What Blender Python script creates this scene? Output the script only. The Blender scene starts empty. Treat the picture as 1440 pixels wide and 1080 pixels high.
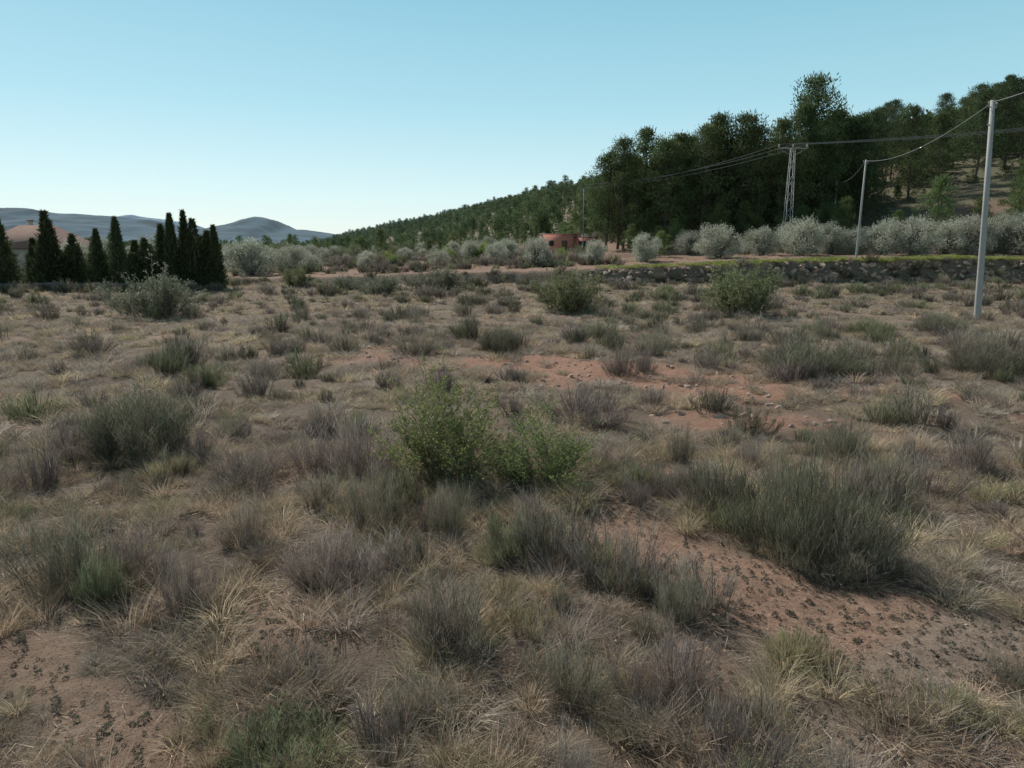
import bpy, math, numpy as np
from mathutils import Vector
R = np.random.default_rng(7)
sc = bpy.context.scene
rad = math.radians

# ------------------------------------------------------------ noise
def vn(x, y, s, seed=0):
    x = np.asarray(x, float)/s + 1000.3+seed*17.7; y = np.asarray(y, float)/s + 1000.7+seed*9.1
    xi = np.floor(x).astype(np.int64); yi = np.floor(y).astype(np.int64)
    fx = x-xi; fy = y-yi
    fx = fx*fx*(3-2*fx); fy = fy*fy*(3-2*fy)
    def h(a, b):
        n = (a*374761393 + b*668265263 + seed*1274126177) & 0x7fffffff
        n = ((n ^ (n >> 13))*1274126177) & 0x7fffffff
        n = n ^ (n >> 16)
        return (n & 0xffff)/65535.0
    return (h(xi, yi)*(1-fx)+h(xi+1, yi)*fx)*(1-fy)+(h(xi, yi+1)*(1-fx)+h(xi+1, yi+1)*fx)*fy
def fbm(x, y, s, seed=0, o=4):
    r = 0; a = .5
    for i in range(o):
        r = r+a*vn(x, y, s/2**i, seed+i); a *= .5
    return r/(1-.5**o)
def sst(a, b, x):
    t = np.clip((x-a)/(b-a), 0, 1); return t*t*(3-2*t)

# ------------------------------------------------------------ terrain
def edge_y(x):
    return 73 + 1.6*(fbm(x, x*0, 18, 3, 2)-.5)
FY = [-100, 60, 90, 110, 150, 260, 600, 1000, 1400, 2000, 4500]
FX = [230, 115, 68, 40, 18, -24, -150, -290, -300, -150, 600]
def hill_d(x, y):
    return (x-np.interp(y, FY, FX))*.86
def terr(x, y):
    x = np.asarray(x, float); y = np.asarray(y, float)
    near = 1-sst(120, 260, np.hypot(x, y))
    z = .30*(fbm(x, y, 9, 11, 3)-.5)
    z = z + near*(.26*(fbm(x, y, 1.3, 21, 3)-.5)+.05*(vn(x, y, .25, 31)-.5))
    z = z + .20*sst(35, 70, y)
    T = np.interp(x, [-60, -25, 9, 30, 80], [.35, .55, 1.45, 2.35, 2.6])
    w = .7+1.0*vn(x, y, 2.2, 5)
    e = edge_y(x)+.5*(vn(x, y, 1.1, 6)-.5)
    z = z + T*sst(e-w, e+w*.4, y)
    k = np.interp(x, [-60, 0, 20, 60], [.002, .012, .03, .035])
    z = z + k*np.clip(y-76, 0, 60)
    z = z + .5*sst(96, 98, y+2*vn(x, y, 30, 8))*sst(-30, 0, x)
    d = np.clip(hill_d(x, y), 0, None)
    H = 108
    hz = H*(1-np.exp(-.31*d/H*(d/(d+8))))
    hz = hz*(1+.30*(fbm(x, y, 120, 41, 4)-.5)) 
    far = 1-sst(1300, 2300, y)
    z = z+hz*far
    return z

def capsule(x, y, ax, ay, bx, by, w0, w1, seed=0):
    dx, dy = bx-ax, by-ay
    t = np.clip(((x-ax)*dx+(y-ay)*dy)/(dx*dx+dy*dy), 0, 1)
    d = np.hypot(x-ax-t*dx, y-ay-t*dy)
    w = w0+(w1-w0)*t
    n = (fbm(x, y, 1.4, 50+seed, 3)-.5)*1.5
    return 1-sst(.65, 1.25, d/w+n)
def bare(x, y):
    m = capsule(x, y, 1.2, 10.0, 3.2, 7.5, .75, .8, 1)
    m = np.maximum(m, capsule(x, y, 3.0, 7.3, 7.0, 5.7, .85, 1.15, 2))
    m = np.maximum(m, capsule(x, y, 2.6, 5.2, 4.2, 4.3, .6, .6, 3)*.8)
    m = np.maximum(m, capsule(x, y, -4.8, 6.3, -2.7, 4.8, .5, .55, 4)*.85)
    m = np.maximum(m, capsule(x, y, -3.2, 7.7, -2.5, 7.3, .3, .3, 5)*.9)
    m = np.maximum(m, capsule(x, y, 0.5, 24.5, 6.5, 19.5, 1.9, 2.0, 6)*.9)
    m = np.maximum(m, capsule(x, y, -6.5, 25, -3, 24.5, 1.0, 1.1, 7)*.7)
    m = np.maximum(m, capsule(x, y, 4, 16.3, 7, 15.6, .8, .9, 8)*.8)
    f = fbm(x, y, 1.8, 77, 3)
    m = np.maximum(m, .75*sst(.66, .76, f))
    return m
def redm(x, y):
    m = capsule(x, y, -2, 24.5, 8, 18, 4.5, 4.5, 9)
    m = np.maximum(m, .4*sst(.5, .7, fbm(x, y, 14, 91, 3)))
    return m

# ------------------------------------------------------------ mesh helpers
def make_mesh(name, V, Q, C=None, mat=None, smooth=False):
    me = bpy.data.meshes.new(name)
    V = np.asarray(V, np.float32); Q = np.asarray(Q, np.int32)
    me.vertices.add(len(V)); me.vertices.foreach_set('co', V.ravel())
    k = Q.shape[1]
    me.loops.add(Q.size); me.loops.foreach_set('vertex_index', Q.ravel())
    me.polygons.add(len(Q))
    me.polygons.foreach_set('loop_start', np.arange(0, Q.size, k, dtype=np.int32))
    me.polygons.foreach_set('loop_total', np.full(len(Q), k, np.int32))
    if smooth: me.polygons.foreach_set('use_smooth', np.ones(len(Q), bool))
    if C is not None:
        a = me.color_attributes.new('Col', 'FLOAT_COLOR', 'POINT')
        C = np.asarray(C, np.float32)
        a.data.foreach_set('color', np.c_[C, np.ones(len(C), np.float32)].ravel())
    me.update(calc_edges=True)
    if mat: me.materials.append(mat)
    return me
def link(name, me, loc=(0, 0, 0), rz=0, s=(1, 1, 1)):
    o = bpy.data.objects.new(name, me); sc.collection.objects.link(o)
    o.location = loc; o.rotation_euler = (0, 0, rz); o.scale = s if hasattr(s, '__len__') else (s, s, s)
    return o
class Geo:
    def __init__(s): s.V = []; s.Q = []; s.C = []; s.n = 0
    def add(s, V, Q, C):
        V = np.asarray(V, float).reshape(-1, 3)
        C = np.asarray(C, float)
        if C.ndim == 1: C = np.tile(C, (len(V), 1))
        s.V.append(V); s.Q.append(np.asarray(Q)+s.n); s.C.append(C); s.n += len(V)
    def mesh(s, name, mat, smooth=False):
        return make_mesh(name, np.concatenate(s.V), np.concatenate(s.Q), np.concatenate(s.C), mat, smooth)
    def blades(s, root, dirv, ln, w, segs, droop, col, rng, tip=.2):
        n = len(root); ln = np.broadcast_to(ln, n); w = np.broadcast_to(w, n)
        dirv = dirv/np.linalg.norm(dirv, axis=1)[:, None]
        rv = rng.normal(size=(n, 3)); side = np.cross(dirv, rv); side /= np.linalg.norm(side, axis=1)[:, None]+1e-9
        droop = np.broadcast_to(droop, (n, 3)) if np.ndim(droop) else np.tile([0, 0, -droop], (n, 1))
        P = []
        for i in range(segs+1):
            t = i/segs
            c = root+dirv*(ln*t)[:, None]+droop*((ln*t*t)[:, None])
            ww = w*(1-(1-tip)*t**1.5)*.5
            P.append(c-side*ww[:, None]); P.append(c+side*ww[:, None])
        V = np.stack(P, 1)
        m = 2*(segs+1)
        q = np.array([[2*i, 2*i+1, 2*i+3, 2*i+2] for i in range(segs)])
        Q = (np.arange(n)[:, None, None]*m+q[None]).reshape(-1, 4)
        s.add(V.reshape(-1, 3), Q, np.repeat(col, m, axis=0))
    def leaves(s, pos, dirv, ln, w, col, rng):
        n = len(pos); ln = np.broadcast_to(ln, n)[:, None]; w = np.broadcast_to(w, n)[:, None]
        dirv = dirv/(np.linalg.norm(dirv, axis=1)[:, None]+1e-9)
        rv = rng.normal(size=(n, 3)); side = np.cross(dirv, rv); side /= np.linalg.norm(side, axis=1)[:, None]+1e-9
        V = np.stack([pos, pos+dirv*ln*.5+side*w*.5, pos+dirv*ln, pos+dirv*ln*.5-side*w*.5], 1)
        Q = np.arange(4*n).reshape(n, 4)
        s.add(V.reshape(-1, 3), Q, np.repeat(col, 4, axis=0))
    def tube(s, pts, rads, col, k=6, cap=True):
        pts = [np.array(p, float) for p in pts]; V = []
        for i, p in enumerate(pts):
            d = pts[min(i+1, len(pts)-1)]-pts[max(i-1, 0)]; d /= np.linalg.norm(d)+1e-9
            a = np.cross(d, [0.13, .97, .2] if abs(d[1]) < .9 else [1, 0, 0]); a /= np.linalg.norm(a); b = np.cross(d, a)
            for j in range(k):
                an = 2*math.pi*j/k
                V.append(p+rads[i]*(a*math.cos(an)+b*math.sin(an)))
        Q = [[i*k+j, i*k+(j+1) % k, (i+1)*k+(j+1) % k, (i+1)*k+j] for i in range(len(pts)-1) for j in range(k)]
        if cap:
            b0 = (len(pts)-1)*k
            Q += [[b0, b0+1, b0+2, b0+3]] if k == 4 else ([[b0, b0+1, b0+2, b0+3], [b0, b0+3, b0+4, b0+5]] if k == 6 else [[b0, b0+1, b0+2, b0+3], [b0, b0+3, b0+4, b0+5], [b0, b0+5, b0+6, b0+7]])
        s.add(V, Q, col)
    def box(s, cx, cy, cz, sx, sy, sz, col, rz=0):
        v = np.array([[x, y, z] for z in (-.5, .5) for y in (-.5, .5) for x in (-.5, .5)])*[sx, sy, sz]
        c, n = math.cos(rz), math.sin(rz)
        v = np.c_[v[:, 0]*c-v[:, 1]*n, v[:, 0]*n+v[:, 1]*c, v[:, 2]]+[cx, cy, cz]
        s.add(v, [[0, 2, 3, 1], [4, 5, 7, 6], [0, 1, 5, 4], [2, 6, 7, 3], [0, 4, 6, 2], [1, 3, 7, 5]], col)
def mixc(rng, A, n, p=None):
    A = np.array(A, float); i = rng.choice(len(A), n, p=p)
    return A[i]*(1+.22*rng.uniform(-1, 1, (n, 1)))

# ------------------------------------------------------------ materials
def new_mat(name):
    m = bpy.data.materials.new(name); m.use_nodes = True
    nt = m.node_tree; nt.nodes.clear()
    return m, nt, nt.nodes.new('ShaderNodeOutputMaterial')
def foliage_mat(name, transl=.3, var=.3, haze=None, hue=(.475, .515)):
    m, nt, out = new_mat(name); N = nt.nodes.new; L = nt.links.new
    a = N('ShaderNodeAttribute'); a.attribute_name = 'Col'
    oi = N('ShaderNodeObjectInfo')
    mr = N('ShaderNodeMapRange'); mr.inputs[3].default_value = 1-var; mr.inputs[4].default_value = 1+var
    L(oi.outputs['Random'], mr.inputs[0])
    wn = N('ShaderNodeTexWhiteNoise'); wn.noise_dimensions = '1D'; L(oi.outputs['Random'], wn.inputs['W'])
    hs = N('ShaderNodeHueSaturation')
    m2 = N('ShaderNodeMapRange'); m2.inputs[3].default_value = hue[0]; m2.inputs[4].default_value = hue[1]
    L(wn.outputs['Value'], m2.inputs[0]); L(m2.outputs[0], hs.inputs['Hue'])
    L(mr.outputs[0], hs.inputs['Value']); L(a.outputs['Color'], hs.inputs['Color'])
    col = hs.outputs[0]
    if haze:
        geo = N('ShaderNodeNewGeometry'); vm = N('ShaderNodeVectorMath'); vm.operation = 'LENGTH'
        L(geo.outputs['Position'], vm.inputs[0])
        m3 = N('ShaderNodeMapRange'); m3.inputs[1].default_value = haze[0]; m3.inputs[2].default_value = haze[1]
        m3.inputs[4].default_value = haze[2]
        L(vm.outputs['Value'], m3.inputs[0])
        mx = N('ShaderNodeMixRGB'); L(m3.outputs[0], mx.inputs[0]); L(col, mx.inputs[1]); mx.inputs[2].default_value = (*haze[3], 1)  # aerial haze painted into the foliage colour, stronger with distance
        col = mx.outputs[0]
    d = N('ShaderNodeBsdfDiffuse'); t = N('ShaderNodeBsdfTranslucent'); mix = N('ShaderNodeMixShader')
    L(col, d.inputs[0]); L(col, t.inputs[0]); mix.inputs[0].default_value = transl
    L(d.outputs[0], mix.inputs[1]); L(t.outputs[0], mix.inputs[2]); L(mix.outputs[0], out.inputs[0])
    return m
def plain_mat(name, col, rough=.8, nscale=8, amt=.25, bump=.2, attr=False, metal=0):
    m, nt, out = new_mat(name); N = nt.nodes.new; L = nt.links.new
    b = N('ShaderNodeBsdfPrincipled'); b.inputs['Roughness'].default_value = rough; b.inputs['Metallic'].default_value = metal
    tc = N('ShaderNodeTexCoord'); n = N('ShaderNodeTexNoise'); n.inputs['Scale'].default_value = nscale; n.inputs['Detail'].default_value = 6
    L(tc.outputs['Object'], n.inputs['Vector'])
    mr = N('ShaderNodeMapRange'); mr.inputs[3].default_value = 1-amt; mr.inputs[4].default_value = 1+amt; L(n.outputs[0], mr.inputs[0])
    hs = N('ShaderNodeHueSaturation'); L(mr.outputs[0], hs.inputs['Value'])
    if attr:
        a = N('ShaderNodeAttribute'); a.attribute_name = 'Col'; L(a.outputs[0], hs.inputs['Color'])
    else: hs.inputs['Color'].default_value = (*col, 1)
    L(hs.outputs[0], b.inputs['Base Color'])
    bp = N('ShaderNodeBump'); bp.inputs['Strength'].default_value = bump; bp.inputs['Distance'].default_value = .02
    L(n.outputs[0], bp.inputs['Height']); L(bp.outputs[0], b.inputs['Normal'])
    L(b.outputs[0], out.inputs[0])
    return m
HZ = (.20, .27, .28)  # haze tint mixed into the base colour of the pines
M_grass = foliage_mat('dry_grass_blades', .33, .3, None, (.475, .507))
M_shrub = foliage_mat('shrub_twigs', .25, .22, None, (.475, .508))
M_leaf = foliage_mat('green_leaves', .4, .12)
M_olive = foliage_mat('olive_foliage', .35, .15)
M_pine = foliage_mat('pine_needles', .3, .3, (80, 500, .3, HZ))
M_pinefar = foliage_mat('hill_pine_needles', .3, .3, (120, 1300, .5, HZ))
M_cyp = foliage_mat('cypress_foliage', .2, .2)
M_pole = plain_mat('weathered_concrete', (.36, .35, .33), .85, 14, .2, .3)
M_steel = plain_mat('galvanised_steel', (.20, .205, .21), .6, 10, .15, .1)
M_wire = plain_mat('wire_metal', (.22, .22, .23), .6, 10, .1, 0)
M_build = plain_mat('painted_parts', (0, 0, 0), .85, 3, .22, .3, attr=True)
M_wall = plain_mat('rough_wall', (0, 0, 0), .95, 1.7, .6, .8, attr=True)

def ground_mat():
    m, nt, out = new_mat('ground_soil'); N = nt.nodes.new; L = nt.links.new
    a = N('ShaderNodeAttribute'); a.attribute_name = 'Col'
    al = N('ShaderNodeAttribute'); al.attribute_name = 'litter'
    tc = N('ShaderNodeTexCoord'); co = tc.outputs['Object']
    def noise(s, d=5, r=.6):
        n = N('ShaderNodeTexNoise'); n.inputs['Scale'].default_value = s; n.inputs['Detail'].default_value = d; n.inputs['Roughness'].default_value = r
        L(co, n.inputs['Vector']); return n.outputs[0]
    n2 = noise(7, 8, .72); n3 = noise(34, 6, .8)
    def mix(f, c1, c2, mode='MIX'):
        x = N('ShaderNodeMixRGB'); x.blend_type = mode
        for i, v in enumerate((f, c1, c2)):
            if hasattr(v, 'is_linked'): L(v, x.inputs[i])
            else: x.inputs[i].default_value = v if i == 0 else (*v, 1)
        return x.outputs[0]
    def ramp(v, lo, hi, a0=0, a1=1):
        r = N('ShaderNodeMapRange'); r.inputs[1].default_value = lo; r.inputs[2].default_value = hi
        r.inputs[3].default_value = a0; r.inputs[4].default_value = a1; L(v, r.inputs[0]); return r.outputs[0]
    c = a.outputs['Color']
    v = N('ShaderNodeHueSaturation'); L(c, v.inputs['Color']); L(ramp(n2, .3, .7, .55, 1.35), v.inputs['Value']); c = v.outputs[0]
    mu = N('ShaderNodeMath'); mu.operation = 'MULTIPLY'; L(ramp(n2, .42, .56), mu.inputs[0]); L(al.outputs['Fac'], mu.inputs[1])
    c = mix(mu.outputs[0], c, (.27, .22, .16))
    mu2 = N('ShaderNodeMath'); mu2.operation = 'MULTIPLY'; L(ramp(n3, .48, .58), mu2.inputs[0]); L(al.outputs['Fac'], mu2.inputs[1])
    c = mix(mu2.outputs[0], c, (.12, .095, .075))
    c = mix(ramp(n3, .56, .64, 0, .6), c, (.58, .46, .35))
    c = mix(ramp(n3, .38, .45, .7, 0), c, (.12, .09, .07))
    vo = N('ShaderNodeTexVoronoi'); vo.inputs['Scale'].default_value = 20; L(co, vo.inputs['Vector'])
    c = mix(ramp(vo.outputs['Distance'], .16, .28, .75, 0), c, (.13, .10, .075))
    b = N('ShaderNodeBsdfPrincipled'); b.inputs['Roughness'].default_value = .95
    b.inputs['Specular IOR Level'].default_value = .1
    L(c, b.inputs['Base Color'])
    ad = N('ShaderNodeMath'); L(n2, ad.inputs[0]); L(n3, ad.inputs[1])
    bp = N('ShaderNodeBump'); bp.inputs['Strength'].default_value = .95; bp.inputs['Distance'].default_value = .09
    L(ad.outputs[0], bp.inputs['Height']); L(bp.outputs[0], b.inputs['Normal']); L(b.outputs[0], out.inputs[0])
    return m

# ------------------------------------------------------------ ground sheet
def axis(segs, geo, lim):
    v = [0.0]
    for end, st in segs:
        while v[-1] < end: v.append(v[-1]+st)
    while v[-1] < lim: v.append(v[-1]+(v[-1]-v[-2])*geo)
    return np.array(v)
ax = axis([(9, .1), (45, .4), (130, 1.1)], 1.055, 6000); X = np.r_[-ax[::-1], ax[1:]]
ay = axis([(12, .07), (30, .18), (110, .4), (200, 1.5)], 1.03, 7000)+3; by = -axis([(12, .4), (40, 2)], 1.3, 800)[1:][::-1]+3
Y = np.r_[by, ay]
GX, GY = np.meshgrid(X, Y); GZ = terr(GX, GY)
nx, ny = len(X), len(Y)
V = np.c_[GX.ravel(), GY.ravel(), GZ.ravel()]
ii = (np.arange(ny-1)[:, None]*nx+np.arange(nx-1)[None]).ravel()
Q = np.c_[ii, ii+1, ii+nx+1, ii+nx]
x, y = V[:, 0], V[:, 1]
br = bare(x, y); rd = redm(x, y)
def lerp(a, b, t): return a*(1-t[:, None])+np.array(b, float)[None]*t[:, None]
C = np.tile([.46, .315, .225], (len(V), 1))
C = lerp(C, [.50, .26, .175], rd*.85)
C = lerp(C, [.40, .33, .26], .6*capsule(x, y, 2.0, 5.0, 5.5, 7.3, .6, .35, 12))
C = lerp(C, [.29, .225, .165], (1-br)*.65)
e = edge_y(x)
top = sst(e, e+.8, y)
C = lerp(C, [.35, .21, .15], top*.8)
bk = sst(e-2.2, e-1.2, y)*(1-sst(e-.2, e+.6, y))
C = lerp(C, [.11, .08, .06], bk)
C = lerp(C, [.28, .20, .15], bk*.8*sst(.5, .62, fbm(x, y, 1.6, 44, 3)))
C = lerp(C, [.30, .185, .13], sst(82, 90, y))
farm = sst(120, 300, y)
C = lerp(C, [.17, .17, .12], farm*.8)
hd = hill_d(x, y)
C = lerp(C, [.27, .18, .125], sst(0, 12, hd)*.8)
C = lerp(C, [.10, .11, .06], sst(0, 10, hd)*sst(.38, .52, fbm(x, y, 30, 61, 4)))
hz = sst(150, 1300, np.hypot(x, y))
C = lerp(C, [.19, .25, .25], hz*.5)  # aerial haze painted into the far ground colour
M_ground = ground_mat()
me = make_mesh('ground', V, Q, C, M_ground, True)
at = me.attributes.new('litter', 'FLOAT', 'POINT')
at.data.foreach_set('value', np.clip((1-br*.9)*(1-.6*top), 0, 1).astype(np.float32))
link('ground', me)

# ------------------------------------------------------------ prototypes
def proto_coll(name, meshes):
    c = bpy.data.collections.new(name)
    for i, m in enumerate(meshes):
        o = bpy.data.objects.new('%s_variant_%02d' % (name, i), m); c.objects.link(o)
    return c
def sph(rng, n):
    v = rng.normal(size=(n, 3)); return v/np.linalg.norm(v, axis=1)[:, None]

def tuft_into(g, rng, ox, oy, n, r, h, w, spread, cols, segs):
    an = rng.uniform(0, 6.283, n); rr = r*np.sqrt(rng.uniform(0, 1, n))
    root = np.c_[ox+rr*np.cos(an), oy+rr*np.sin(an), np.full(n, -.04)]
    lean = spread*(rr/r)*rng.uniform(.3, 1.1, n)
    a2 = an+rng.normal(0, .5, n)
    d = np.c_[np.cos(a2)*lean, np.sin(a2)*lean, np.ones(n)]
    ln = h*rng.uniform(.45, 1.1, n)
    dr = np.c_[np.cos(a2)*.35, np.sin(a2)*.35, -rng.uniform(.1, .55, n)]
    g.blades(root, d, ln, w*rng.uniform(.6, 1.3, n), segs, dr, mixc(rng, cols, n)*(.7+.5*rng.uniform()), rng)
def grass_tuft(seed, n=190, r=.14, h=.32, w=.006, spread=.8, cols=None, segs=3):
    rng = np.random.default_rng(seed); g = Geo(); tuft_into(g, rng, 0, 0, n, r, h, w, spread, cols, segs)
    return g.mesh('tuft', M_grass)
def grass_patch(seed, k, rad_, cols, n=150, h=.34, w=.0065, segs=2, spread=.9):
    rng = np.random.default_rng(seed); g = Geo()
    for i in range(k):
        a = 6.283*i/k+rng.normal(0, .4); q = rad_*math.sqrt(rng.uniform(.05, 1)); s = rng.uniform(.45, 1.35)
        tuft_into(g, rng, q*math.cos(a), q*math.sin(a), int(n*s), .12*s, h*s, w, spread*rng.uniform(.5, 1.4), cols[rng.integers(len(cols))], segs)
    return g.mesh('patch', M_grass)
STRAW = [(.64, .53, .36), (.53, .43, .29), (.42, .345, .235), (.32, .27, .18)]
GREY = [(.48, .42, .34), (.38, .335, .27), (.30, .265, .215), (.55, .47, .38)]
GREENISH = [(.33, .325, .17), (.27, .27, .145), (.45, .39, .25), (.37, .335, .21)]
near_p = [grass_patch(i, 5, .34, [STRAW, STRAW, GREY], h=.36) for i in range(3)]+[grass_patch(10+i, 5, .34, [GREY, GREY, STRAW], h=.30, spread=1.25) for i in range(3)]+[grass_patch(20+i, 5, .32, [GREENISH, STRAW, GREENISH], h=.33, spread=.7) for i in range(2)]
C_near = proto_coll('grass_patch', near_p)
mid_p = [grass_patch(30+i, 5, .4, [STRAW, STRAW, GREY], 75, .34, .012) for i in range(3)]+[grass_patch(40+i, 5, .4, [GREY, GREY, STRAW], 75, .28, .012, 2, 1.2) for i in range(3)]+[grass_patch(50+i, 5, .4, [GREENISH, STRAW, GREY], 75, .3, .012) for i in range(2)]
C_mid = proto_coll('mid_grass_patch', mid_p)
fart = [grass_patch(60+i, 5, .7, [[STRAW, GREY], [GREY, STRAW], [GREY, STRAW], [STRAW, GREY], [GREENISH, GREY]][i % 5], 45, .34, .026, 1) for i in range(5)]
C_fart = proto_coll('far_grass_patch', fart)

def litter(seed, n=260, r=.8):
    rng = np.random.default_rng(seed); g = Geo()
    p = np.c_[rng.normal(0, r*.5, (n, 2)), rng.uniform(.0, .05, n)]
    a = rng.uniform(0, 6.283, n)+rng.normal(0, .3)
    d = np.c_[np.cos(a), np.sin(a), rng.uniform(-.05, .35, n)]
    g.blades(p, d, rng.uniform(.08, .28, n), rng.uniform(.003, .008, n), 1, .15, mixc(rng, STRAW[:3]+GREY, n), rng)
    return g.mesh('litter', M_grass)
C_lit = proto_coll('straw_litter', [litter(50+i) for i in range(4)])

def mini(seed):
    rng = np.random.default_rng(seed); g = Geo(); n = 46
    v = sph(rng, n); v[:, 2] = abs(v[:, 2])+.1
    g.leaves(v*.014, v+.3*sph(rng, n), rng.uniform(.012, .03, n), .007, mixc(rng, [(.16, .15, .115), (.21, .19, .15), (.14, .14, .10), (.26, .22, .17)], n), rng)
    return g.mesh('mini', M_shrub)
C_mini = proto_coll('seedling', [mini(60+i) for i in range(4)])

def pebble(seed):
    import bmesh
    rng = np.random.default_rng(seed)
    bm = bmesh.new(); bmesh.ops.create_icosphere(bm, subdivisions=2, radius=1)
    ph = rng.uniform(0, 6, 3)
    for v in bm.verts:
        c = v.co; f = 1+.22*math.sin(3*c.x+ph[0])+.2*math.sin(4*c.y+ph[1])+.15*math.sin(5*c.z+ph[2])
        v.co = Vector((c.x*f*1.2, c.y*f*.9, c.z*f*.6))
    me = bpy.data.meshes.new('stone'); bm.to_mesh(me); bm.free(); me.materials.append(M_stone); return me
M_stone = plain_mat('stone_surface', (.40, .29, .22), .9, 3, .35, .4)
C_peb = proto_coll('pebble', [pebble(70+i) for i in range(3)])

def shrub(seed, Rr=.6, H=.9, stems=60, twigs=34, tl=.2, w=.005, tc=None, sc_=None, mat=None, upr=.6, up=.55, basef=.5, leafc=None, nleaf=0, ll=.03, lw=.012, rnd=.5):
    rng = np.random.default_rng(seed); g = Geo()
    an = rng.uniform(0, 6.283, stems); rr = np.sqrt(rng.uniform(0.0, 1, stems))
    lump = 1+.22*np.sin(an*2+seed)+.16*np.sin(an*5+seed*2)
    hh = H*np.sqrt(np.clip(1-.8*rr**2, .05, 1))*rng.uniform(.5, 1.05, stems)*(1+.22*np.sin(an*3+seed*1.7))
    tip = np.c_[np.cos(an)*rr*Rr*lump, np.sin(an)*rr*Rr*lump, hh]
    root = tip*[basef, basef, 0]+np.c_[rng.normal(0, Rr*.08, (stems, 2)), np.full(stems, -.05)]
    d = tip-root; L = np.linalg.norm(d, axis=1)
    g.blades(root, d, L, w*2.0, 2, 0, mixc(rng, sc_, stems), rng, .4)
    k = twigs*stems; si = np.repeat(np.arange(stems), twigs)
    t = rng.uniform(.05, 1, k)**.8
    p = root[si]+d[si]*t[:, None]+rng.normal(0, .05*Rr, (k, 3))
    dn = d[si]/L[si][:, None]
    td = dn*upr+rnd*sph(rng, k)+[0, 0, up]
    tln = tl*rng.uniform(.35, 1.2, k)
    shade = (.55+.6*np.clip(p[:, 2]/H, 0, 1))[:, None]*rng.uniform(.75, 1.25, stems)[si][:, None]  # painted shade: twig colour darker low down, plus random tone per stem
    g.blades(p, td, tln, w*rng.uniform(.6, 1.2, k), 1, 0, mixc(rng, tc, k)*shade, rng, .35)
    if nleaf:
        i = rng.integers(0, k, nleaf); tdn = td[i]/np.linalg.norm(td[i], axis=1)[:, None]
        lp = p[i]+tdn*(tln[i]*rng.uniform(.15, 1.05, nleaf))[:, None]
        g.leaves(lp, tdn+.9*sph(rng, nleaf), ll*rng.uniform(.6, 1.2, nleaf), lw, mixc(rng, leafc, nleaf), rng)
    return g.mesh('shrub', mat or M_shrub)
GT = [(.33, .31, .225), (.275, .26, .18), (.42, .375, .29), (.225, .215, .15)]
PT = [(.36, .305, .255), (.31, .26, .22), (.45, .385, .32), (.24, .205, .175)]
GG = [(.235, .275, .145), (.28, .31, .175), (.19, .23, .12), (.38, .35, .22)]
DK = [(.14, .15, .09), (.175, .18, .115), (.22, .21, .155)]
BR = [(.19, .15, .12), (.14, .11, .09)]
P = {}
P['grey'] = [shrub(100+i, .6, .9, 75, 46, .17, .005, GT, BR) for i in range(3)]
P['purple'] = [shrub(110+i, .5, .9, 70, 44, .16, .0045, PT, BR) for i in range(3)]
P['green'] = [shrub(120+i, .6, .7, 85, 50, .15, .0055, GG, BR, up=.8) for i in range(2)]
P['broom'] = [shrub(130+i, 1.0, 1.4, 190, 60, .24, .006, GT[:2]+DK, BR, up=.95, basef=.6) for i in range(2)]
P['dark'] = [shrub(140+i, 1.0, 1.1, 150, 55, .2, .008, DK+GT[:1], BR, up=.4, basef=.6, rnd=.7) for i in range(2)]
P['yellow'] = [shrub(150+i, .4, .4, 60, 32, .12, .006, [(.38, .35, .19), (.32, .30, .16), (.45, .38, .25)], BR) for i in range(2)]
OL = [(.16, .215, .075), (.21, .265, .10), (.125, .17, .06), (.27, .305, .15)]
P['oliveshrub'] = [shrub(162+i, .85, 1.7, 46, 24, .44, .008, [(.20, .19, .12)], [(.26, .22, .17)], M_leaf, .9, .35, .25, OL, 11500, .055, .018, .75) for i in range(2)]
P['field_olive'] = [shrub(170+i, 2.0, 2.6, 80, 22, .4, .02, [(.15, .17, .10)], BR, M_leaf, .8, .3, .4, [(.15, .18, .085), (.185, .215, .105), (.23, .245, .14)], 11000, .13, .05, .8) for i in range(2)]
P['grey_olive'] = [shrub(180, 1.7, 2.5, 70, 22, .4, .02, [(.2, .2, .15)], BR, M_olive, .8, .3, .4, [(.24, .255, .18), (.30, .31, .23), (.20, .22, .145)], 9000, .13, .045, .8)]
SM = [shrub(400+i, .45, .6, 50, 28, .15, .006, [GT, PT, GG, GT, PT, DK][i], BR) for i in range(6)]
C_scrub = proto_coll('small_scrub', SM+[P['yellow'][0], P['purple'][1]])
MS = [shrub(420+i, .6, .75, 50, 20, .2, .011, [GT, PT, GG, GT, PT, DK][i], BR) for i in range(6)]
C_mscrub = proto_coll('mid_scrub', MS)
fs = [shrub(190, .6, .7, 46, 16, .2, .018, GT, BR), shrub(191, .6, .65, 46, 16, .2, .018, PT, BR), shrub(192, .6, .55, 46, 16, .18, .02, GG, BR), shrub(193, .6, .6, 46, 16, .2, .02, DK, BR)]
C_farscrub = proto_coll('far_scrub', fs)

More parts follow.
